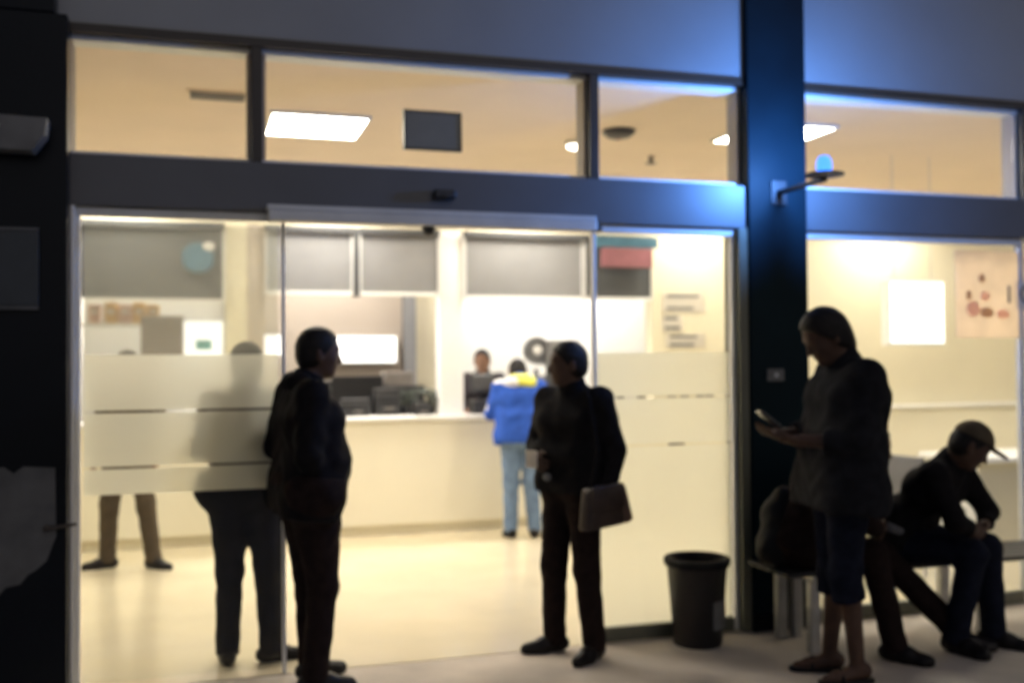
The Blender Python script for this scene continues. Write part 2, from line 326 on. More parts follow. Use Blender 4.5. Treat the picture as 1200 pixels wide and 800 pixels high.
v = at_z(763, 183, 3.2)
t = thing('sprinkler', 'small dark sprinkler head hanging from the ceiling near the navy pillar', 'sprinkler', (v.x, v.y, 3.2))
MB().tube((0, 0, .003), (0, 0, -.05), .02).build('pipe', M['taupe'], t); MB().lathe([(.045, -.055), (.05, -.06), (.012, -.07)], n=16).build('deflector', M['taupe'], t)

# ------------------------------------------------------------------ inside: service counter, back wall with openings, shutters
YC = 3.93
t = thing('service_counter', 'long cream service counter across the back of the hall', 'counter', (4, YC, 0))
box('front_panel', M['counter'], t, -7, 7, .0, .05, .10, 1.035); box('kick_board', M['cream'], t, -7, 7, .03, .06, .003, .098)
box('top', M['white'], t, -7.02, 7.02, -.04, .34, 1.037, 1.072, bev=.006)
YW = 4.06
def pier(x0, x1, L, m=M['cream'], z0=1.075, z1=3.198, y0=YW, y1=YW+.16): return tag(box('pier', m, None, x0, x1, y0, y1, z0, z1, bev=.004), L, 'pier')
pier(.26, .45, 'narrow cream pier between the left and middle service openings')
pier(2.19, 2.42, 'bright white pier between the middle and right service openings', M['white'])
pier(4.36, 12, 'cream wall right of the service openings with papers on it', z0=1.075)
pier(-3.2, -1.05, 'cream wall at the left end of the service counter')
tag(box('bulkhead', M['cream'], None, -3.2, 12, YW-.005, YW+.165, 2.80, 3.199), 'cream wall strip above the roller shutters', 'wall')
def shutter(x0, x1, zb, zt, L, m, y=YW-.02, caps=True):
    t = thing('roller_shutter', L, 'roller shutter', ((x0+x1)/2, y, zb), group='roller shutters over the counter'); h = (x1-x0)/2; H = zt-zb
    n = max(3, int(H/.055)); mb = MB()
    for k in range(n):
        z = .03+k*(H-.03)/n; mb.prism([(-h+.02, z+.002), (h-.02, z+.002), (h-.02, z+(H-.03)/n-.002), (-h+.02, z+(H-.03)/n-.002)], -.008, .01)
    mb.box(-h+.022, h-.022, .0, .006, .02, H-.002)
    mb.build('curtain', m, t); box('bottom_bar', M['white'], t, -h+.015, h-.015, -.018, .018, 0, .03, bev=.003)
    for s in (-1, 1): box('guide', M['alu'], t, min(s*h, s*(h-.018)), max(s*h, s*(h-.018)), -.025, .025, -.0, H)
    if caps: box('housing', M['shutter_dark'], t, -h, h, -.06, .02, H+.001, H+.06, bev=.006)
    return t
shutter(.60, 1.38, 2.18, 2.735, 'half lowered grey roller shutter over the middle opening, left of the two', M['shutter'])
shutter(1.44, 2.185, 2.18, 2.735, 'half lowered pale grey roller shutter over the middle opening, right of the two', M['shutter'])
shutter(2.425, 3.62, 2.16, 2.735, 'half lowered grey roller shutter right of the white pier', M['shutter'])
shutter(3.63, 4.355, 2.16, 2.735, 'darker roller shutter at the right end under a red panel', M['shutter_dark'])
shutter(-1.04, .255, 2.10, 2.735, 'wide grey roller shutter at the far left behind the side glass', M['shutter_dark'])
tag(box('shutter_post', M['shutter_dark'], None, 1.383, 1.437, YW-.05, YW+.06, 2.17, 2.79), 'dark post between the two shutters of the middle opening', 'post')
tag(box('window_jamb', M['beige'], None, .452, .597, YW-.002, YW+.15, 1.074, 2.79), 'grey beige jamb at the left of the middle service opening', 'wall')
t = thing('red_panel', 'pinkish red panel topped by a painted blue reflection, hung in front of the right end shutter', 'sign', (4.0, 3.9, 2.5))
a, b = at_y(705, 290, 3.9), at_y(764, 314, 3.9); t.location = ((a.x+b.x)/2, 3.9, (a.z+b.z)/2); hx = (b.x-a.x)/2; hz = (a.z-b.z)/2
box('face', M['red'], t, -hx, hx, -.02, .02, -hz, hz, bev=.004); box('blue_reflection', M['cyan'], t, -hx-.06, hx+.06, -.022, .022, hz+.003, hz+.11, bev=.004)  # blue band above the red face is the blue lamp's reflection, put into colour
for s in (-1, 1): MB().tube((s*hx*.7, 0, hz+.1), (s*hx*.7, 0, 3.2-t.location.z), .006, n=8).build('hanger', M['alu'], t)
v = at_y(232, 302, 3.95)
t = thing('blue_disc', 'round blue disc hung on the shutter left of the cream pier', 'sign', (v.x, 3.99, v.z))
MB().tube((0, .02, 0), (0, -.03, 0), .135, .125, n=32).build('face', M['cyan'], t); MB().ball((.09, -.03, .10), .05, (1, .3, .8)).build('painted_highlight', M['white'], t, True); box('bracket', M['alu'], t, -.02, .02, .02, .05, -.05, .05)  # the white ball is a highlight on the disc, put in as a shape

# office behind the counter
tag(box('office_wall', M['white'], None, 2.5, 12, 6.3, 6.4, .005, 3.198), 'bright white back wall of the office behind the right opening', 'wall')
tag(box('office_partition', M['beige'], None, .3, 2.12, 5.5, 5.56, .005, 3.198), 'beige partition seen under the middle shutters', 'wall')
tag(box('partition_post', M['shutter'], None, 2.13, 2.26, 5.45, 5.6, .005, 3.198), 'grey post at the end of the beige partition', 'post')
tag(box('office_cabinet', M['cream'], None, 2.27, 2.72, 5.6, 6.1, .005, 3.0, bev=.01), 'tall cream cupboard right of the grey partition post', 'cupboard')
tag(box('left_office_wall', M['white'], None, -3.2, .29, 5.6, 5.7, .005, 3.198), 'pale back wall of the office behind the far left opening', 'wall')
tag(box('end_wall', M['cream'], None, -3.3, -3.21, .2, 8.2, .005, 3.198), 'cream end wall of the hall hidden by the black pillar', 'wall')
tag(box('far_wall', M['cream'], None, 11.9, 12, .21, 4.05, .005, 3.198), 'cream wall at the far right end of the hall', 'wall')
for x, y, L in ((3.4, 5.2, 'right opening, over the clerks'), (4.6, 5.6, 'wall with the papers'), (1.3, 4.9, 'middle opening, over the photocopier'), (-.4, 4.9, 'far left opening, over the files')):
    t = thing('office_light', 'lit office ceiling panel behind the '+L, 'ceiling light', (x, y, 3.2), group='office ceiling panels')
    box('diffuser', M['office_panel'], t, -.3, .3, -.3, .3, -.018, -.006); box('trim', M['white'], t, -.32, .32, -.32, .32, -.004, .002)
def lit_box(name, L, cat, x0, y0, x1, y1, Y, m, thick=.06):
    a, b = at_y(x0, y0, Y), at_y(x1, y1, Y); t = thing(name, L, cat, ((a.x+b.x)/2, Y, (a.z+b.z)/2)); hx = (b.x-a.x)/2; hz = (a.z-b.z)/2
    box('face', m, t, -hx, hx, -.008, .0, -hz, hz); box('case', M['white'], t, -hx-.015, hx+.015, .001, thick, -hz-.015, hz+.015, bev=.006); return t
lit_box('light_box', 'white lit rectangular board on the beige partition behind the counter', 'light box', 384, 395, 464, 424, 5.42, M['lightbox'])
lit_box('wall_screen', 'white lit screen on the wall seen through the right hand window', 'screen', 1043, 330, 1106, 402, 1.6, M['lightbox'], .1)
t = bpy.data.objects['wall_screen']
for q in (-.18, .18): MB().tube((q, .05, .15), (q, .05, 3.2-t.location.z), .004, n=6).build('hanger', M['alu'], t)

def monitor(x, y, z, wd, ht, rz, m_scr, m_case, L, grp='computer monitors behind the counter', stand=.14):
    t = thing('monitor', L, 'monitor', (x, y, z), rz, grp)
    box('case', m_case, t, -wd/2, wd/2, .0, .04, stand, stand+ht, bev=.01); box('screen', m_scr, t, -wd/2+.015, wd/2-.015, -.004, -.001, stand+.015, stand+ht-.015)
    box('neck', m_case, t, -.03, .03, .015, .045, .012, stand+.05); box('foot', m_case, t, -.12, .12, -.07, .11, 0, .012, bev=.004); return t
t = thing('office_desk', 'long white desk just behind the service counter', 'desk', (1.7, 4.68, 0))
box('desk_top', M['white'], t, -4.3, 3.2, -.28, .35, .88, .92, bev=.005)
for x in (-4.2, -2, 0, 2, 3.1): box('leg', M['alu'], t, x-.03, x+.03, -.22, .30, .005, .878)
monitor(1.50, 4.62, .921, .50, .32, R(180), M['dark_plastic'], M['dark_plastic'], 'dark monitor seen from behind, under the lit board', stand=.20)
monitor(1.96, 4.66, .921, .42, .26, R(165), M['dark_plastic'], M['dark_plastic'], 'dark grey monitor seen from behind, left of the grey post', stand=.16)
monitor(.62, 4.30, 1.073, .30, .22, R(5), M['screen'], M['grey_plastic'], 'white lit monitor on the counter left of the man in the black jacket', stand=.70 if False else .55)
monitor(.06, 4.30, 1.073, .40, .34, R(8), M['screen'], M['alu'], 'white lit monitor on the counter left of the cream pier', stand=.55)
t = bpy.data.objects['monitor.003']; box('window_tile', M['teal'], t, -.05, .09, -.0065, -.0045, .62, .71)
monitor(-.27, 4.22, 1.073, .36, .40, R(-6), M['taupe'], M['taupe'], 'taupe screen back standing on the counter at the far left', stand=.52)
for k, (x, c) in enumerate(((-.86, 'pink'), (-.72, 'orange'), (-.60, 'pink'), (-.48, 'orange'), (-.36, 'orange'))):
    t = thing('box_file', ['pink box file, leftmost on the high shelf', 'orange box file, second on the high shelf', 'pink box file in the middle of the high shelf', 'orange box file, fourth on the high shelf', 'orange box file at the right end of the high shelf'][k], 'file', (x, 4.62, 1.94), group='files on the shelf at the far left')
    box('spine', M[c], t, -.055, .055, -.02, .14, .0, .17+.02*(k % 2), bev=.006); box('label_card', M['paper'], t, -.03, .03, -.0225, -.0205, .08, .13)
t = thing('shelf', 'pale shelf carrying coloured files behind the far left opening', 'shelf', (-.6, 4.68, 1.92)); box('board', M['white'], t, -.42, .42, -.14, .14, 0, .018)
for s in (-1, 1): box('upright', M['alu'], t, s*.39-.012, s*.39+.012, -.02, .02, -1.0, 0)
t = thing('photocopier', 'big dark grey photocopier behind the counter under the lit board', 'photocopier', (1.72, 4.98 + .12, .922))
box('body', M['dark_plastic'], t, -.46, .40, -.10, .26, .0, .40, bev=.02); box('lid', M['dark_plastic'], t, -.48, .10, -.12, .28, .405, .47, bev=.02); box('paper_tray', M['taupe'], t, .12, .42, -.11, .2, .41, .55, bev=.015); box('control_panel', M['dark_plastic'], t, -.3, .2, -.14, -.101, .28, .36, bev=.006)
for z_ in (.05, .15): box('drawer', M['dark_plastic'], t, -.42, .36, -.112, -.099, z_, z_+.08, bev=.004)
def plant(x, y, z, L, h):
    t = thing('desk_plant', L, 'plant', (x, y, z), group='plants behind the counter'); MB().lathe([(.045, 0), (.06, .09), (.055, .09)], n=16).build('pot', M['dark_plastic'], t)
    mb = MB()
    for k in range(34):
        a = random.random()*6.28; r = random.uniform(.02, .11); zz = random.uniform(.10, h); s = random.uniform(.03, .06)
        c = Vector((r*math.cos(a), r*math.sin(a), zz)); d = Vector((math.cos(a), math.sin(a), random.uniform(-.4, .9))).normalized(); q = d.orthogonal().normalized()
        tb = bmesh.new(); vs = [tb.verts.new(c-d*s), tb.verts.new(c+q*s*.45), tb.verts.new(c+d*s*1.1), tb.verts.new(c-q*s*.45)]; tb.faces.new(vs); mb.add(tb)
        if k % 3 == 0: mb.tube((0, 0, .08), c, .003, n=5)
    mb.build('foliage', M['green'], t)
plant(2.13, 4.22, 1.073, 'small dark potted plant on the counter just left of the white pier', .24)
plant(1.92, 4.30, 1.073, 'dark potted plant on the counter beside the monitors', .22)
def desk_box(x, y, w_, h_, dp, L, m, grp='office machines on the counter'):
    t = thing('desk_printer', L, 'printer', (x, y, 1.073), R(random.uniform(-8, 8)), grp); box('body', M[m], t, -w_/2, w_/2, -dp/2, dp/2, 0, h_*.75, bev=.015); box('lid', M['dark_plastic'], t, -w_/2+.01, w_/2-.01, -dp/2+.01, dp/2, h_*.755, h_, bev=.012)
    box('output_slot', M['dark_plastic'], t, -w_*.35, w_*.35, -dp/2-.004, -dp/2+.01, h_*.3, h_*.5); box('paper_sheet', M['paper'], t, -w_*.22, w_*.22, -dp/2-.05, -dp/2+.02, h_*.28, h_*.29)
desk_box(1.43, 4.27, .28, .16, .18, 'low dark printer on the counter, next to the telephone', 'dark_plastic')
desk_box(1.72, 4.28, .24, .25, .18, 'tall black printer in the middle of the counter clutter', 'dark_plastic')
desk_box(2.03, 4.16, .16, .12, .14, 'small dark card printer on the counter close to the white pier', 'dark_plastic')
t = thing('desk_phone', 'dark desk telephone on the counter behind the head of the man in black', 'telephone', (1.30, 4.22, 1.073))
MB().prism([(-.10, 0), (.10, 0), (.10, .05), (-.10, .09)], -.09, .09).build('base', M['dark_plastic'], t); box('handset', M['dark_plastic'], t, -.12, -.06, -.10, .10, .095, .125, bev=.012)
# a tall mirror lamp and a machine around the counter clerk
t = thing('desk_fan', 'pale grey desk fan standing on the counter behind the clerk in the bright opening', 'fan', (3.22, 4.3, 1.073))
MB().lathe([(.11, 0), (.11, .02), (.03, .03), (.02, .42)], n=20).build('stand', M['dark_plastic'], t, True)
MB().tube((0, -.05, .60), (0, .03, .60), .135, .13, n=28).build('cage', M['dim_grey'], t); MB().ball((0, -.06, .60), .05, (1, .5, 1)).build('hub', M['white'], t, True)
t = thing('label_printer', 'dark boxy printer on the counter at the right of the bright opening', 'printer', (3.46, 4.24, 1.073))
box('body', M['grey_plastic'], t, -.16, .16, -.12, .16, .45, .70, bev=.02); box('stand', M['dark_plastic'], t, -.12, .12, -.08, .12, 0, .449); box('slot', M['dark_plastic'], t, -.10, .10, -.125, -.11, .56, .59)

# papers on the wall
def notice(px0, py0, px1, py1, L, lines):
    Y = YW-.001; a, b = at_y(px0, py0, Y), at_y(px1, py1, Y); t = thing('notice', L, 'notice', ((a.x+b.x)/2, Y, (a.z+b.z)/2), group='papers on the cream wall'); hx = (b.x-a.x)/2; hz = (a.z-b.z)/2
    box('sheet', M['paper'], t, -hx, hx, -.006, .003, -hz, hz)
    for k in range(lines): z = hz*.6-k*hz*1.2/max(1, lines-1) if lines > 1 else 0; box('text_line', M['grey_plastic'], t, -hx*.8, hx*random.uniform(.4, .85), -.0075, -.0062, z-.014, z+.014)
notice(776, 342, 826, 366, 'upper white notice with grey lines on the cream wall', 2)
notice(776, 369, 800, 388, 'middle left small notice on the cream wall', 2)
notice(780, 391, 826, 407, 'lower white notice on the cream wall above the frosted band', 2)
# poster on the right hand window: two plain blobs of faces and two big letters
Y = .015; a, b = at_y(1119, 293, Y), at_y(1232, 396, Y)
t = thing('poster', 'peach coloured poster with vague figures and black letters on the right hand window', 'poster', ((a.x+b.x)/2, Y, (a.z+b.z)/2)); hx = (b.x-a.x)/2; hz = (a.z-b.z)/2
box('sheet', M['peach'], t, -hx, hx, -.002, .002, -hz, hz)
def pp(px, py): v = at_y(px, py, Y); return v.x-t.location.x, v.z-t.location.z
for px, py, rx, rz, m in ((1150, 326, .022, .03, 'hairbrown'), (1135, 346, .02, .03, 'hairbrown'), (1154, 347, .035, .03, 'blush'), (1156, 366, .05, .032, 'hairbrown'), (1175, 368, .05, .03, 'blush'), (1140, 362, .05, .05, 'blush')):
    x, z = pp(px, py); MB().tube((0, -.0025, 0), (0, -.0055-.0003*rx*100, 0), 1, n=20).build('print_patch', M[m], t).matrix_local = Matrix.Translation((x, 0, z)) @ Matrix.Diagonal((rx, 1, rz, 1))
x, z = pp(1182, 346); text('lettering', 'I', M['ink'], t, (x, -.004, z), .16)
x, z = pp(1202, 346); box('letter_ground', M['paper'], t, x-.075, x+.08, -.004, -.0022, z-.09, z+.09); text('lettering', 'O', M['ink'], t, (x+.01, -.0065, z), .17)
t = thing('reception_desk', 'white topped desk inside the right hand window', 'desk', (6.4, 1.6, 0))
box('desk_top', M['white'], t, -.55, .9, -.3, .4, .735, .775, bev=.006); box('front_panel', M['cream'], t, -.5, .85, -.24, -.21, .02, .733)
for x in (-.5, .82): box('leg', M['alu'], t, x, x+.04, -.2, .36, .005, .733)
def chair(x, y, rz, L):
    t = thing('waiting_chair', L, 'chair', (x, y, .004), rz, 'chairs inside the right window'); box('seat', M['grey_plastic'], t, -.22, .22, -.22, .22, .42, .46, bev=.015); box('backrest', M['grey_plastic'], t, -.22, -.19, -.21, .21, .5, .85, bev=.012)
    for sx in (-1, 1):
        for sy in (-1, 1): MB().tube((sx*.19, sy*.19, 0), (sx*.19, sy*.19, .42), .013, n=8).build('leg', M['alu'], t)
        MB().tube((-.205, sx*.17, .44), (-.205, sx*.17, .52), .012, n=8).build('back_post', M['alu'], t)
chair(4.35, 1.0, R(20), 'grey waiting chair behind the bench, nearest the navy pillar'); chair(5.15, 1.1, R(10), 'grey waiting chair inside the window, further right')

# ------------------------------------------------------------------ pavement things
v = at_z(831, 761); bx, by = v.x, v.y+.13
t = thing('litter_bin', 'round black litter bin on the pavement beside the door post', 'bin', (bx, by, 0))
MB().lathe([(.125, 0), (.132, .01), (.165, .46), (.172, .475), (.172, .49), (.16, .49), (.155, .46), (.12, .03)], n=36).build('body', M['bin'], t, True)
MB().lathe([(.176, .455), (.182, .47), (.182, .495), (.174, .503), (.150, .500), (.150, .455)], n=36).build('rim', M['bagblack'], t, True)
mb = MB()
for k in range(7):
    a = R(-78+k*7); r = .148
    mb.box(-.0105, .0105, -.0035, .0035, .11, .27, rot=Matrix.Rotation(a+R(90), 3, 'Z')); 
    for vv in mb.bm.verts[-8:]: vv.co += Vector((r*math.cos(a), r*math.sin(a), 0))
mb.build('grey_patch', M['dim_grey'], t)  # plain grey patch curved round the bin
for o_ in [bpy.data.objects['litter_bin']]: o_.scale = (1, 1, .95)
t = thing('bench', 'long dark metal bench in front of the right hand window', 'bench', (3.95, -.36, 0))
for k in range(5): box('seat_slat', M['bench_dark'], t, -.98, 1.1, -.20+k*.085, -.125+k*.085, .41, .435, bev=.004)
for x in (-.80, -.70, .30, .98):
    for y in (-.15, .17): MB().box(x-.03, x+.03, y-.025, y+.025, .0, .38, bev=.005).build('leg', M['metal'], t)
    box('cross_bar', M['metal'], t, x-.022, x+.022, -.19, .21, .381, .409)
t = thing('shoulder_bag_on_bench', 'bulky black bag resting on the left end of the bench', 'bag', (3.14, -.38, .436))

# ------------------------------------------------------------------ figures: signed distance bodies meshed as one surface
V = lambda *a: np.array(a, float)
def nrm(v): v = np.asarray(v, float); return v/(np.linalg.norm(v)+1e-9)
def cap(a, b, ra, rb=None, k=.03, cut=None): return ('c', np.asarray(a, float), np.asarray(b, float), ra, ra if rb is None else rb, k, cut)
def ell(c, r, ax=None, k=.03, cut=None): return ('e', np.asarray(c, float), np.asarray(r, float), np.eye(3) if ax is None else np.asarray(ax), None, k, cut)
def sdf_mesh(prims, h, fold=0., fs=1., sub=()):
    lo, hi = V(9, 9, 9), V(-9, -9, -9)
    for p in prims:
        if p[0] == 'c': r = max(p[3], p[4]); l, u = np.minimum(p[1], p[2])-r, np.maximum(p[1], p[2])+r
        else: r = p[2].max(); l, u = p[1]-r, p[1]+r
        lo, hi = np.minimum(lo, l), np.maximum(hi, u)
    lo -= 3*h+.01; hi += 3*h+.01
    n = np.ceil((hi-lo)/h).astype(int)+1
    ax = [(lo[i]+h*np.arange(n[i])).astype(np.float32) for i in range(3)]
    F = np.full(n, .12, np.float32)
    for p in list(prims)+[('sub', q) for q in sub]:
        neg = p[0] == 'sub'
        if neg: p = p[1]
        k = p[5]; m = k+.03
        if p[0] == 'c': r = max(p[3], p[4])+m; l, u = np.minimum(p[1], p[2])-r, np.maximum(p[1], p[2])+r
        else: r = p[2].max()+m; l, u = p[1]-r, p[1]+r
        i0 = np.clip(np.floor((l-lo)/h).astype(int), 0, n); i1 = np.clip(np.ceil((u-lo)/h).astype(int)+1, 0, n)
        if (i1 <= i0).any(): continue
        sl = tuple(slice(a, b) for a, b in zip(i0, i1))
        X, Y, Z = ax[0][sl[0]][:, None, None], ax[1][sl[1]][None, :, None], ax[2][sl[2]][None, None, :]
        if p[0] == 'c':
            a, b = p[1], p[2]; ba = b-a; bb = max(float(ba@ba), 1e-9)
            x, y, z = X-a[0], Y-a[1], Z-a[2]
            t = np.clip((x*ba[0]+y*ba[1]+z*ba[2])/bb, 0, 1)
            d = np.sqrt((x-t*ba[0])**2+(y-t*ba[1])**2+(z-t*ba[2])**2)-(p[3]+(p[4]-p[3])*t)
        else:
            c, rr, A = p[1], p[2], p[3]; x, y, z = X-c[0], Y-c[1], Z-c[2]
            q = [(x*A[i][0]+y*A[i][1]+z*A[i][2]) for i in range(3)]
            k0 = np.sqrt(sum((q[i]/rr[i])**2 for i in range(3))); k1 = np.sqrt(sum((q[i]/rr[i]**2)**2 for i in range(3)))+1e-6
            d = k0*(k0-1)/k1
        if p[6] is not None:
            for pt, nn in (p[6] if isinstance(p[6], list) else [p[6]]): d = np.maximum(d, (X-pt[0])*nn[0]+(Y-pt[1])*nn[1]+(Z-pt[2])*nn[2])
        G = F[sl]
        if neg: d = -d; hh = np.maximum(k-np.abs(G-d), 0)/k; F[sl] = np.maximum(G, d)+hh*hh*k*.25
        else: hh = np.maximum(k-np.abs(G-d), 0)/k; F[sl] = np.minimum(G, d)-hh*hh*k*.25
    if fold:
        X, Y, Z = ax[0][:, None, None]*fs, ax[1][None, :, None]*fs, ax[2][None, None, :]*fs
        F += fold*(np.sin(34*Z+3.2*np.sin(17*Y+9*X)+2.1*np.sin(13*X-6*Z))*.6+np.sin(61*Z-22*X+19*Y+2*np.sin(23*Y))*.4).astype(np.float32)
    S = F < 0
    cs = [S[i:n[0]-1+i, j:n[1]-1+j, k:n[2]-1+k] for i in (0, 1) for j in (0, 1) for k in (0, 1)]
    anyc = cs[0].copy(); allc = cs[0].copy()
    for c in cs[1:]: anyc |= c; allc &= c
    act = np.argwhere(anyc & ~allc); idx = np.full(n, -1, np.int32); idx[act[:, 0], act[:, 1], act[:, 2]] = np.arange(len(act))
    fv = {}
    for i in (0, 1):
        for j in (0, 1):
            for k in (0, 1): fv[i, j, k] = F[act[:, 0]+i, act[:, 1]+j, act[:, 2]+k]
    acc = np.zeros((len(act), 3)); cnt = np.zeros(len(act))
    ks = list(fv)
    for a in ks:
        for d in range(3):
            if a[d]: continue
            b = list(a); b[d] = 1; b = tuple(b); f0, f1 = fv[a], fv[b]; cr = (f0 < 0) != (f1 < 0)
            t = np.where(cr, f0/np.where(cr, f0-f1, 1), 0); q = np.tile(np.array(a, float), (len(act), 1)); q[:, d] += t
            acc += q*cr[:, None]; cnt += cr
    P = lo+(act+acc/cnt[:, None])*h
    Q = []
    for d in range(3):
        e1, e2 = (d+1) % 3, (d+2) % 3
        sa = [slice(None)]*3; sb = [slice(None)]*3; sa[d] = slice(0, -1); sb[d] = slice(1, None)
        A, B = S[tuple(sa)], S[tuple(sb)]; ed = np.argwhere(A != B); ed = ed[(ed[:, e1] > 0) & (ed[:, e2] > 0)]
        ins = A[ed[:, 0], ed[:, 1], ed[:, 2]]
        def cell(o1, o2):
            c = ed.copy(); c[:, e1] -= o1; c[:, e2] -= o2; return idx[c[:, 0], c[:, 1], c[:, 2]]
        q = np.stack([cell(1, 1), cell(0, 1), cell(0, 0), cell(1, 0)], 1); q[~ins] = q[~ins][:, ::-1]; Q.append(q)
    Q = np.concatenate(Q); Q = Q[(Q >= 0).all(1)]
    for _ in range(1):                                    # one light smoothing pass
        s = P.copy(); c = np.ones(len(P))
        for a in range(4):
            np.add.at(s, Q[:, a], P[Q[:, (a+1) % 4]]); np.add.at(c, Q[:, a], 1)
        P = .45*P+.55*s/c[:, None]
    return P, Q
def np_mesh(name, P, Q, m, parent, scale=1):
    me = bpy.data.meshes.new(name); me.vertices.add(len(P)); me.vertices.foreach_set('co', (P*scale).astype(np.float32).ravel())
    me.loops.add(len(Q)*4); me.loops.foreach_set('vertex_index', Q.astype(np.int32).ravel())
    me.polygons.add(len(Q)); me.polygons.foreach_set('loop_start', np.arange(len(Q), dtype=np.int32)*4); me.polygons.foreach_set('use_smooth', np.ones(len(Q), bool))
    me.update(calc_edges=True); me.validate(); return link(name, me, m, parent)
def body_part(name, prims, m, parent, h=.01, fold=0., scale=1, fs=1., sub=()):
    P, Q = sdf_mesh(prims, h, fold, fs, sub); return np_mesh(name, P, Q, m, parent, scale)

# rest joints of a 1.72 m figure: +x faces forward, +y is its left
def joints(**kw):
    J = dict(pelvis=V(0, 0, .95), waist=V(0, 0, 1.10), chest=V(0, 0, 1.28), neck=V(-.015, 0, 1.47), head=V(.02, 0, 1.60), latp=V(0, 1, 0), lats=V(0, 1, 0), hyaw=0., hpitch=0., hroll=0.)
    for s, n in ((1, 'L'), (-1, 'R')):
        J['hip'+n] = V(0, .09*s, .90); J['knee'+n] = V(.02, .105*s, .50); J['ank'+n] = V(-.02, .11*s, .09); J['toe'+n] = V(1, .22*s, 0)
        J['sh'+n] = V(-.015, .175*s, 1.405); J['elb'+n] = V(-.04, .235*s, 1.13); J['wri'+n] = V(.05, .245*s, .90); J['pal'+n] = V(0, -s, 0); J['curl'+n] = .35
    for k, v in kw.items(): J[k] = np.array(v, float) if isinstance(v, (tuple, list)) else v
    return J
def head_axes(J):
    a, b = J['hyaw'], J['hpitch']          # yaw to the left, pitch down
    fwd = V(math.cos(a)*math.cos(b), math.sin(a)*math.cos(b), -math.sin(b)); left = V(-math.sin(a), math.cos(a), 0); return fwd, left, np.cross(fwd, left)
def hand(J, n):
    W, E = J['wri'+n], J['elb'+n]; d = nrm(W-E); p = J['pal'+n]; p = nrm(p-d*(p@d)); t = np.cross(d, p)
    if 'thumb'+n in J: t = t*np.sign(t@J['thumb'+n])
    elif t@V(1, 0, .3) < 0: t = -t
    c0 = J['curl'+n]; out = [cap(W, W+d*.03, .026, .025, .015)]
    for i in range(4):
        base = W+d*.025+t*(.018-.012*i); K = W+d*(.088-.004*abs(i-1))+t*(.030-.020*i); out.append(cap(base, K, .0155, .0125, .012))
        L = (.92, 1.0, .94, .76)[i]; a = c0; q = K
        for seg, ln in enumerate((.040, .026, .020)):
            dd = nrm(d*math.cos(a)+p*math.sin(a)+t*(.10-.07*i)*.4); e = q+dd*ln*L; out.append(cap(q, e, .0092-.0007*seg, .0085-.0007*seg, .004)); q = e; a += c0*(.9 if seg == 0 else .7)
    q = W+d*.03+t*.022; e = q+nrm(d*.65+t*.7+p*.25)*.04; out.append(cap(q, e, .014, .011, .01)); e2 = e+nrm(d*.85+t*.35+p*.35)*.032; out.append(cap(e, e2, .0105, .0095, .004)); out.append(cap(e2, e2+nrm(d*.9+t*.1+p*.4)*.02, .0092, .008, .004))
    return out
def body_prims(J, foot=False, slim=1., hands=True):
    f_, l_, u_ = head_axes(J); H = J['head']; A = [f_, l_, u_]
    P = [ell(H+.0*f_+.022*u_, (.098, .077, .098), A), ell(H+.030*f_-.040*u_, (.064, .060, .080), A), ell(H+.060*f_-.092*u_, (.028, .030, .022), A, .03),
         cap(H+.088*f_+.012*u_, H+.108*f_-.030*u_, .009, .0145, .012), ell(H+.086*f_-.060*u_, (.013, .026, .010), A, .012), cap(H+.085*f_+.030*u_-.035*l_, H+.085*f_+.030*u_+.035*l_, .011, None, .015),
         ell(H+.055*f_-.022*u_+.035*l_, (.028, .022, .024), A, .02), ell(H+.055*f_-.022*u_-.035*l_, (.028, .022, .024), A, .02)]
    for s in (1, -1): P.append(ell(H-.008*f_+s*.079*l_-.012*u_, (.021, .010, .033), A, .008)); P.append(ell(H-.014*f_+s*.086*l_+.004*u_, (.012, .006, .018), A, .006))
    P.append(cap(J['neck']-V(0, 0, .02), H-.015*f_-.055*u_, .058, .053, .03))
    for key, w_, r in (('pelvis', .075, .088), ('waist', .06, .082), ('chest', .085, .092)): L = J['latp'] if key == 'pelvis' else J['lats']; P.append(cap(J[key]-L*w_, J[key]+L*w_, r*slim, None, .05))
    P.append(cap(J['pelvis'], J['waist'], .08, .08, .05)); P.append(cap(J['waist'], J['chest'], .08, .085, .05)); P.append(cap(J['chest'], J['neck'], .075, .05, .05)); P.append(cap(J['shL'], J['shR'], .048, None, .05))
    for n in 'LR':
        P += [cap(J['sh'+n], J['elb'+n], .046, .036, .03), cap(J['elb'+n], J['elb'+n]*.7+J['wri'+n]*.3, .036, .038, .02), cap(J['elb'+n]*.7+J['wri'+n]*.3, J['wri'+n], .038, .026, .02)]
        if hands: P += hand(J, n)
        K, Kn, A_ = J['hip'+n], J['knee'+n], J['ank'+n]
        td = nrm(J['toe'+n]*V(1, 1, 0)); cm = Kn*.7+A_*.3-td*.012
        P += [cap(K, Kn, .074, .050, .03), cap(Kn, cm, .046, .046, .02), cap(cm, A_, .046, .034, .02), cap(A_-V(0, 0, .035)-td*.035, A_+td*.10-V(0, 0, .058), .036, .030, .02), cap(A_+td*.08-V(0, 0, .062), A_+td*.15-V(0, 0, .066), .030, .022, .02)]
    return P
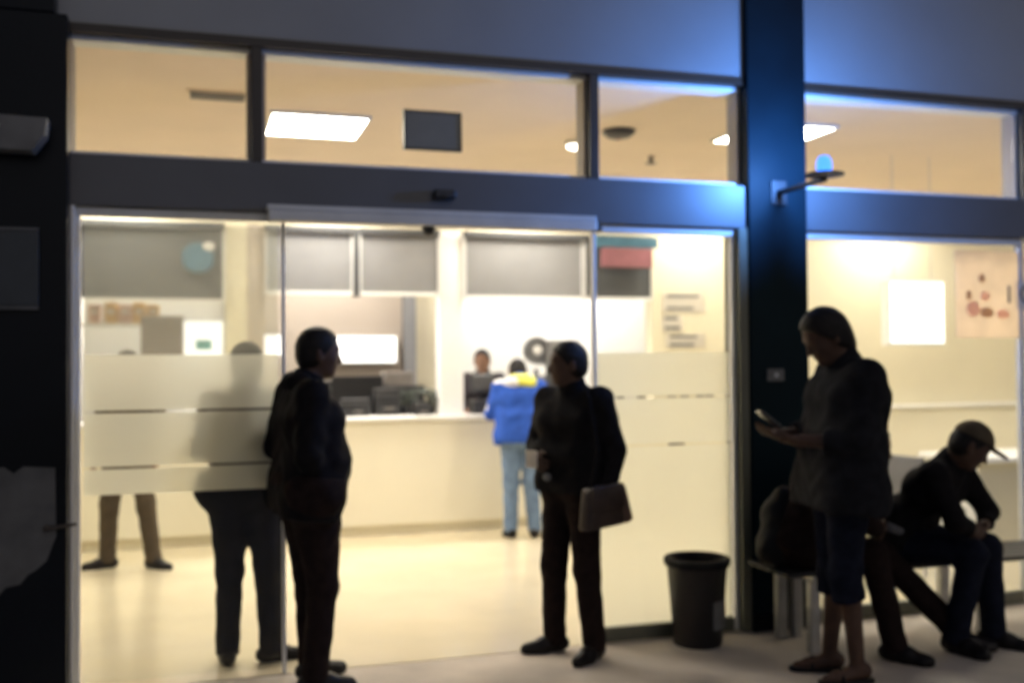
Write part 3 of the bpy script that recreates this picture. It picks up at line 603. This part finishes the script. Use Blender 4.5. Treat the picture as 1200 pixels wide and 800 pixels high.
def top_prims(J, hem=.86, fat=0., belly=0., sleeve=1., loose=0., flare=0., collar=True, armr=1.):
    d = J['latp']; L = J['lats']; down = nrm(J['pelvis']-J['waist']); P = []
    hemp = J['pelvis']+down*(.95-hem); ct = (hemp, down)
    P += [cap(J['pelvis']-d*(.09+fat), J['pelvis']+d*(.09+fat), .118+loose+fat*.3, None, .06, ct), cap(J['waist']-d*(.075+fat), J['waist']+d*(.075+fat), .112+loose+fat*.4, None, .06), cap(J['chest']-L*(.095+fat*.6), J['chest']+L*(.095+fat*.6), .118+loose*.7+fat*.3, None, .06)]
    if hem < .9: P.append(cap(J['pelvis']+down*.12-d*(.09+fat+flare), J['pelvis']+down*.12+d*(.09+fat+flare), .115+loose+flare, None, .06, ct))
    P += [cap(J['shL'], J['shR'], .068, None, .05), cap(J['chest'], J['neck'], .10, .07, .05)]
    if belly: P.append(ell(J['waist']+nrm(np.cross(d, V(0, 0, 1)))*(.065+belly*.3)-V(0, 0, .03), (.10+belly, .14+fat, .17), None, .06))
    if collar: P.append(cap(J['neck']-V(0, 0, .03), J['neck']+nrm(J['head']-J['neck'])*.035, .078, .074, .02, (J['neck']+nrm(J['head']-J['neck'])*.045, nrm(J['head']-J['neck']))))
    for n in 'LR':
        S, E, W = J['sh'+n], J['elb'+n], J['wri'+n]
        P.append(cap(S, E, .070*armr, .057*armr, .035))
        if sleeve >= 1: fd = nrm(W-E); P.append(cap(E, W, .056*armr, .044*armr, .02, (W-fd*.0, fd)))
        elif sleeve > 0.5: fd = nrm(W-E); c = E+(W-E)*(sleeve-.5)*2; P.append(cap(E, c+fd*.03, .056*armr, .050*armr, .02, (c, fd)))
    return P
def leg_prims(J, hem=0.04, waist=1.03, tight=0., stop=None, fat=0.):
    d = J['latp']; up_ = nrm(J['waist']-J['pelvis']); P = [cap(J['pelvis']-d*(.085+fat), J['pelvis']+d*(.085+fat), .115+fat*.4, None, .05, (J['pelvis']+up_*(waist-.95), up_)), cap(J['pelvis']*.5+J['waist']*.5-d*.07, J['pelvis']*.5+J['waist']*.5+d*.07, .108+fat*.4, None, .05, (J['pelvis']+up_*(waist-.95), up_))]
    for n in 'LR':
        K, Kn, A_ = J['hip'+n], J['knee'+n], J['ank'+n]; fd = nrm(A_-Kn)
        P.append(cap(K, Kn, .096-tight+fat*.4, .073-tight, .035))
        if stop is None: e = A_+fd*hem; P.append(cap(Kn, e+fd*.03, .073-tight, .062-tight, .03, (e, fd)))
        else: e = Kn+fd*stop; P.append(cap(Kn, e+fd*.03, .078, .074, .03, (e, fd)))
    return P
def shoe_prims(J, n):
    A_, td = J['ank'+n], nrm(J['toe'+n]); z0 = A_-V(0, 0, .09)*0; fl = A_[2]-.09
    ct = (V(0, 0, fl+.001), V(0, 0, -1)); b = V(A_[0], A_[1], fl)
    return [cap(b-td*.045+V(0, 0, .045), b+td*.06+V(0, 0, .045), .042, .045, .02, ct), cap(b+td*.06+V(0, 0, .035), b+td*.165+V(0, 0, .024), .046, .034, .02, ct), cap(b+V(0, 0, .05)-td*.012, b+V(0, 0, .10)-td*.012, .046, .044, .02), cap(b+td*.08+V(0, 0, .012)-nrm(np.cross(td, V(0, 0, 1)))*.012, b+td*.14+V(0, 0, .012)+nrm(np.cross(td, V(0, 0, 1)))*.012, .036, None, .01, ct)]
def hair_prims(J, vol=1., back=0., cutb=.30):
    f_, l_, u_ = head_axes(J); H = J['head']; A = [f_, l_, u_]; n_ = nrm(f_*.80-u_*.60); c = H+f_*.045+u_*.028
    P = [ell(H-.006*f_+.026*u_, (.107*vol, .086*vol, .106*vol), A, .02, (c, n_))]
    if back: P.append(ell(H-.055*f_-.03*u_, (.065, .072, .075+back), A, .03, (c, n_)))
    else: P.append(ell(H-.040*f_-.03*u_, (.064, .074, .062), A, .03, (H-.012*f_-.07*u_, nrm(f_*.7-u_*.5))))
    return P
def eyes(J, root, s):
    f_, l_, u_ = head_axes(J); H = J['head']
    for q in (1, -1): c = (H+.077*f_+q*.031*l_+.004*u_)*s; MB().ball(c, .013*s, u=10, v=8).build('eye', M['eye'], root, True)
def person(label, x, y, heading, J, s=1., skin='skin', top=None, legs=None, hair=None, shoes='shoe', h=.0095, fold=.003, group=None, z=0, foot=False, slim=1., face=True):
    root = thing('person', label, 'person', (x, y, z), heading, group)
    root.location.z = z
    body_part('body', body_prims(J, slim=slim), M[skin], root, min(h, .0075), 0, s)
    if top: body_part(top.pop('name', 'jacket'), top_prims(J, **{k: v for k, v in top.items() if k != 'm'}), M[top['m']], root, h, fold*1.3, s)
    if legs: body_part(legs.pop('name', 'trousers'), leg_prims(J, **{k: v for k, v in legs.items() if k != 'm'}), M[legs['m']], root, h, fold, s)
    if hair: body_part('hair', hair_prims(J, **{k: v for k, v in hair.items() if k != 'm'}), M[hair['m']], root, .0075, .0012, s, 2.5)
    if shoes:
        for n in 'LR': body_part('shoe', shoe_prims(J, n), M[shoes], root, .008, 0, s)
    if face: eyes(J, root, s)
    return root
def hd(dirv): return math.atan2(dirv.y, dirv.x)
RIGHT, LEFT = hd(IMR), hd(-IMR)

# 1. man in black, seen from the side, facing right, hands in the front pockets
J = joints(pelvis=(-.02, 0, .95), waist=(.0, 0, 1.10), chest=(-.01, 0, 1.27), neck=(-.02, 0, 1.47), head=(.045, 0, 1.605), hpitch=R(5), hyaw=R(-4),
           shL=(-.04, .20, 1.41), shR=(-.04, -.20, 1.41), elbL=(-.10, .285, 1.14), elbR=(-.08, -.285, 1.13), wriL=(.0, .20, 1.0), wriR=(.02, -.20, .99), kneeL=(.02, .10, .50), kneeR=(.035, -.10, .50), ankL=(.03, .10, .09), ankR=(-.01, -.12, .09), toeL=(1, .25, 0), toeR=(1, -.12, 0))
v = at_z(364, 802)
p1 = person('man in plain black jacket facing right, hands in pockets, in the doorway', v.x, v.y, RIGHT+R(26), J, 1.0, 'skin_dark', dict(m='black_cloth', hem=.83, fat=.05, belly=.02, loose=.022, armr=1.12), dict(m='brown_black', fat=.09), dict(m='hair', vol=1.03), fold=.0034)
f_, l_, u_ = head_axes(J)
body_part('hood', [cap(J['neck']+V(-.055, -.06, -.005), J['neck']+V(-.055, .06, -.005), .052, None, .03), cap(J['neck']+V(-.03, -.075, .01), J['neck']+V(.03, -.06, -.03), .036, .026, .03), cap(J['neck']+V(-.03, .075, .01), J['neck']+V(.03, .06, -.03), .036, .026, .03)], M['black_cloth'], p1, .0095, .002)

# 2. man in black with a shoulder bag, body turned left towards the viewer, face in profile
J = joints(hyaw=R(-38), hpitch=R(2), chest=(-.01, 0, 1.28), shL=(-.02, .19, 1.40), shR=(-.02, -.19, 1.40), elbL=(-.05, .27, 1.13), wriL=(.03, .27, .92), elbR=(-.01, -.27, 1.14), wriR=(.14, -.13, 1.09), palR=(-1, 0, 0), thumbR=(0, 0, 1), curlR=.6,
           hipL=(0, .085, .9), hipR=(0, -.085, .9), kneeL=(.01, .11, .50), ankL=(-.03, .125, .09), kneeR=(.03, -.11, .5), ankR=(.0, -.14, .09), toeL=(1, .15, 0), toeR=(1, -.55, 0))
v = at_z(672, 768)
S2 = .965
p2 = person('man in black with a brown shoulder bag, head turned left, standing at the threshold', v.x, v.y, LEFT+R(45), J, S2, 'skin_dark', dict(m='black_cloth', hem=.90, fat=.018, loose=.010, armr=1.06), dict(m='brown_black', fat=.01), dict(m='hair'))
body_part('belt_buckle', [ell(V(.135, -.06, .985), (.015, .03, .022), None, .01)], M['belt'], p2, .005, 0, S2)
W = J['wriR']; f0 = nrm(W-J['elbR'])
mb = MB(); c = (W+f0*.075)*S2; mb.box(c[0]-.004+.035, c[0]+.004+.035, c[1]-.045, c[1]+.035, c[2]-.03, c[2]+.06, bev=.004)
tag(mb.build('folded_paper', M['paper'], None), 'small pale folded paper held at the waist by the man with the shoulder bag', 'paper')
o = bpy.data.objects['folded_paper']; o.matrix_world = Matrix.Translation(p2.location) @ Matrix.Rotation(p2.rotation_euler.z, 4, 'Z')
t = thing('shoulder_bag', 'brown and grey leather shoulder bag hanging at the hip of the man in black', 'bag', p2.location, p2.rotation_euler.z)
t.location = p2.location + Matrix.Rotation(p2.rotation_euler.z, 3, 'Z') @ Vector((.03, -.025, 0))
mb = MB(); mb.prism([(-.11, .745), (.20, .735), (.17, .955), (-.075, .965)], .262, .345); bmesh.ops.scale(mb.bm, vec=(S2, S2, S2), verts=mb.bm.verts); bmesh.ops.bevel(mb.bm, geom=mb.bm.edges[:], offset=.022, segments=3, affect='EDGES', profile=.5); mb.build('body', M['greybag'], t, True)
mb = MB(); mb.prism([(-.085, .84), (.175, .83), (.172, .962), (-.075, .972)], .335, .358); bmesh.ops.scale(mb.bm, vec=(S2, S2, S2), verts=mb.bm.verts); bmesh.ops.bevel(mb.bm, geom=mb.bm.edges[:], offset=.008, segments=2, affect='EDGES', profile=.5); mb.build('flap', M['greybag'], t, True)
mb = MB(); mb.prism([(-.165, .765), (-.105, .745), (-.07, .965), (-.10, .955)], .27, .352); bmesh.ops.scale(mb.bm, vec=(S2, S2, S2), verts=mb.bm.verts); bmesh.ops.bevel(mb.bm, geom=mb.bm.edges[:], offset=.012, segments=2, affect='EDGES', profile=.5); mb.build('gusset', M['brownbag'], t, True)
pts = [V(-.06, .31, .92), V(-.06, .33, 1.15), V(-.06, .22, 1.43), V(.0, .15, 1.485), V(.055, .23, 1.42), V(.09, .32, 1.15), V(.15, .31, .92)]
Pq, Qq = sdf_mesh([cap(a, b, .010, None, .01) for a, b in zip(pts, pts[1:])], .006); np_mesh('strap', Pq, Qq, M['black_cloth'], t, S2)

# 3. tall person on the right in profile facing left, looking down at a phone; long jacket, knee length trousers, sandals
J = joints(waist=(-.01, 0, 1.10), chest=(-.035, 0, 1.28), neck=(-.035, 0, 1.465), head=(.06, 0, 1.575), hpitch=R(30), shL=(-.05, .185, 1.39), shR=(-.05, -.185, 1.39), elbL=(.02, .235, 1.10), wriL=(.235, .13, 1.105), elbR=(.03, -.235, 1.11), wriR=(.25, -.10, 1.12),
           palL=(.1, -.3, 1), palR=(.1, .3, 1), thumbL=(0, 1, 0), thumbR=(0, -1, 0), curlL=.35, curlR=.4, kneeL=(.02, .08, .50), kneeR=(.0, -.085, .50), ankL=(-.03, .085, .09), ankR=(.02, -.10, .09), toeL=(1, .1, 0), toeR=(1, -.2, 0))
v = at_z(988, 793); S3 = 1.06
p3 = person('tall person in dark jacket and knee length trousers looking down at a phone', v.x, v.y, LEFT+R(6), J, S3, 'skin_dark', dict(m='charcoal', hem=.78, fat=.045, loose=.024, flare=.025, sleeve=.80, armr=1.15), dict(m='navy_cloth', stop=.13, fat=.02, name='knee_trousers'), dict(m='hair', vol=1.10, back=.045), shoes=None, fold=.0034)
for n in 'LR':
    A_, td = J['ank'+n], nrm(J['toe'+n]); b = V(A_[0], A_[1], 0); sd_ = np.cross(td, V(0, 0, 1))
    so_ = body_part('sandal', [cap(b-td*.04+V(0, 0, .006), b+td*.15+V(0, 0, .006), .044, .042, .01, [(V(0, 0, .022), V(0, 0, 1)), (V(0, 0, .001), V(0, 0, -1))])], M['shoe'], p3, .006, 0, S3)
    body_part('strap', [cap(b+td*.09-sd_*.045+V(0, 0, .022), b+td*.08+V(0, 0, .062), .010, None, .01), cap(b+td*.08+V(0, 0, .062), b+td*.09+sd_*.045+V(0, 0, .022), .010, None, .01)], M['shoe'], so_, .005, 0, S3)
t = thing('mobile_phone', 'dark phone held low in both hands by the tall person on the right', 'phone', p3.location, p3.rotation_euler.z)
rot = Matrix.Rotation(R(52), 3, 'Y')
box('case', M['phone'], t, .335*S3, .345*S3+.004, -.03, .05, 1.13*S3, 1.13*S3+.135, bev=.004, rot=rot); box('screen', M['dim_grey'], t, .335*S3-.0035, .335*S3-.0012, -.024, .044, 1.13*S3+.010, 1.13*S3+.125, rot=rot, about=(.340*S3+.002, .01, 1.13*S3+.0675))

# 4. seated person bending forward with a cap, on the bench
def seated(lean=.30, **kw):
    J = joints(pelvis=(0, 0, .56), waist=(.05, 0, .69), chest=(.05+lean*.55, 0, .85), neck=(.05+lean*.85, 0, 1.0), head=(.10+lean*1.1, 0, 1.09), hpitch=R(22), hipL=(.02, .09, .54), hipR=(.02, -.09, .54), kneeL=(.43, .12, .52), kneeR=(.43, -.12, .52), ankL=(.40, .13, .09), ankR=(.40, -.13, .09))
    c = J['chest']; nk = J['neck']
    for s, n in ((1, 'L'), (-1, 'R')): J['sh'+n] = V(nk[0]-.01, .175*s, nk[2]-.06); J['elb'+n] = V(nk[0]+.12, .23*s, nk[2]-.29); J['wri'+n] = V(.42, .11*s, .66); J['pal'+n] = V(0, -s, -.3)
    for k, v_ in kw.items(): J[k] = np.array(v_, float) if isinstance(v_, (tuple, list)) else v_
    return J
J = seated(.26, hpitch=R(34), hyaw=R(34), kneeL=(.42, .13, .53), ankL=(.44, .14, .09), kneeR=(.43, -.10, .53), ankR=(.34, -.12, .09))
p4 = person('person in a dark jacket and cap sitting bent forward on the right of the bench', 3.80, -.40, R(-62), J, 1.0, 'skin_dark', dict(m='black_cloth', hem=.93, fat=.02, loose=.01), dict(m='navy_cloth', fat=.02), dict(m='hair'))
f_, l_, u_ = head_axes(J); H = J['head']; A = [f_, l_, u_]
body_part('cap', [ell(H+.03*u_-.004*f_, (.112, .092, .108), A, .01, (H+.045*u_, nrm(-u_+.12*f_))), ell(H+.045*u_+.12*f_, (.085, .07, .012), A, .012)], M['khaki'], p4, .007, 0)
body_part('waistband', [cap(J['pelvis']+V(.025, -.13, .085), J['pelvis']+V(.025, .13, .085), .113, None, .01, [(J['pelvis']+V(.02, 0, .115), nrm(J['waist']-J['pelvis'])), (J['pelvis']+V(.02, 0, .062), -nrm(J['waist']-J['pelvis']))])], M['belt'], p4, .008, .0015)

# 5. seated person half hidden behind the tall one, one leg stretched out
J = seated(.26, kneeL=(.42, .13, .50), ankL=(.80, .16, .10), kneeR=(.40, -.12, .53), ankR=(.50, -.16, .09), hpitch=R(14), toeL=(1, .1, 0))
p5 = person('person in dark clothes sitting on the bench with one leg stretched out', 3.17, -.34, R(-40), J, 1.0, 'skin_dark', dict(m='brown_black', hem=.93, fat=.035, loose=.014), dict(m='brown_black', fat=.03), dict(m='hair'), shoes='shoe')

# 6. capped man just behind the left glass panel, back towards the viewer
J = joints(hyaw=R(20), ankL=(.0, .10, .09), ankR=(.0, -.13, .09), kneeL=(.02, .09, .5), kneeR=(.02, -.11, .5), toeL=(1, .15, 0), toeR=(.35, -1, 0), elbL=(.05, .25, 1.15), wriL=(.2, .12, 1.08), elbR=(.02, -.26, 1.13), wriR=(.18, -.13, 1.07))
v = at_z(290, 781); S6 = .965
p6 = person('capped person in grey top and dark trousers standing close behind the left frosted glass', v.x, .27, R(82), J, S6, 'skin', dict(m='grey_cloth', hem=.90, loose=.006), dict(m='charcoal', fat=.055), dict(m='hair'), h=.0105)
f_, l_, u_ = head_axes(J); H = J['head']; A = [f_, l_, u_]
body_part('cap', [ell(H+.03*u_-.004*f_, (.112, .092, .108), A, .01, (H+.04*u_, nrm(-u_+.12*f_))), ell(H+.045*u_+.12*f_, (.085, .07, .012), A, .012)], M['charcoal'], p6, .008, 0, S6)

# 7. person deeper in the hall at the far left, walking; only the legs show below the frosted band
J = joints(kneeL=(.02, .15, .50), ankL=(.0, .20, .09), kneeR=(.02, -.14, .5), ankR=(-.02, -.17, .09), toeL=(.5, 1, 0), toeR=(.5, -1, 0))
v = at_z(150, 666); p7 = person('person with brown trousers deep in the hall, legs apart, behind the left frosted glass', v.x, v.y, hd(-IMA), J, .97, 'skin', dict(m='khaki', hem=.9), dict(m='khaki', fat=.02), dict(m='hair'), h=.013)

# 8. customer in the blue jacket at the counter, back to the viewer, head bent
J = joints(pelvis=(-.03, 0, .93), waist=(.0, 0, 1.08), chest=(.05, 0, 1.25), neck=(.09, 0, 1.42), head=(.19, 0, 1.50), hpitch=R(30), shL=(.05, .18, 1.36), shR=(.05, -.18, 1.36), elbL=(.08, .27, 1.12), elbR=(.08, -.27, 1.12), wriL=(.30, .16, 1.11), wriR=(.30, -.16, 1.11), kneeL=(.0, .09, .5), kneeR=(.0, -.09, .5), ankL=(-.03, .10, .09), ankR=(-.02, -.12, .09))
v = at_z(611, 629)
p8 = person('customer in a royal blue jacket with yellow collar leaning at the counter, back turned', v.x, v.y, hd(IMA)+R(6), J, .98, 'skin', dict(m='royal', hem=.88, fat=.025, loose=.014), dict(m='jeans', fat=.01), dict(m='hair'), h=.012)
body_part('yellow_collar', [cap(V(.015, -.10, 1.395), V(.02, .03, 1.405), .062, .058, .03), cap(V(.04, -.07, 1.44), V(.05, .05, 1.44), .045, None, .03)], M['yellow'], p8, .01, .001, .98)
body_part('white_yoke', [cap(V(.01, .055, 1.402), V(.045, .19, 1.375), .060, .058, .03), cap(V(.045, .19, 1.375), V(.07, .285, 1.13), .050, .040, .03)], M['white_cloth'], p8, .01, .001, .98)

# 9. clerks behind the counter in the bright opening
J = joints(hpitch=R(5), elbL=(.05, .26, 1.13), wriL=(.26, .12, 1.08), elbR=(.05, -.26, 1.13), wriR=(.26, -.12, 1.08))
p9 = person('clerk in a plum top with dark hair behind the counter, left in the bright opening', 2.86, 4.98, R(-115), J, .985, 'skin', dict(m='plum', hem=.88), dict(m='charcoal'), dict(m='hair', back=.01), h=.013)
J = joints(hpitch=R(12), elbL=(.05, .26, 1.13), wriL=(.28, .10, 1.10), elbR=(.05, -.26, 1.13), wriR=(.28, -.10, 1.10))
p10 = person('clerk in a pale grey top bending over the counter beside the blue jacketed customer', 3.62, 4.75, R(-112), J, .96, 'skin', dict(m='grey_cloth', hem=.88), dict(m='charcoal'), dict(m='hair'), h=.013)
# things around the first clerk: a dark bulky bag on the counter
t = thing('cash_register', 'dark grey machine on the counter in front of the clerk in plum', 'machine', (2.64, 4.12, 1.073))
box('body', M['dark_plastic'], t, -.13, .11, -.08, .14, .0, .13, bev=.02); box('head', M['dark_plastic'], t, -.14, .10, -.02, .06, .18, .38, bev=.03, rot=Matrix.Rotation(R(-15), 3, 'X')); box('neck', M['dark_plastic'], t, -.04, .02, .01, .05, .12, .21)

# bag on the bench
t = bpy.data.objects['shoulder_bag_on_bench']
Pq, Qq = sdf_mesh([cap(V(-.13, 0, .10), V(.16, 0, .10), .10, None, .04, (V(0, 0, .002), V(0, 0, -1))), cap(V(-.12, 0, .28), V(.14, 0, .30), .09, None, .05), cap(V(-.14, 0, .12), V(-.08, .0, .38), .09, .06, .05), cap(V(.16, 0, .12), V(.08, 0, .42), .09, .06, .05)], .011, .004); np_mesh('body', Pq, Qq, M['bagblack'], t)
Pq, Qq = sdf_mesh([cap(V(-.05, -.02, .40), V(-.02, -.02, .52), .012, None, .01), cap(V(-.02, -.02, .52), V(.06, -.02, .53), .012, None, .01), cap(V(.06, -.02, .53), V(.08, -.02, .42), .012, None, .01)], .006); np_mesh('handle', Pq, Qq, M['bench_dark'], t)
t.name = 'black_bag'
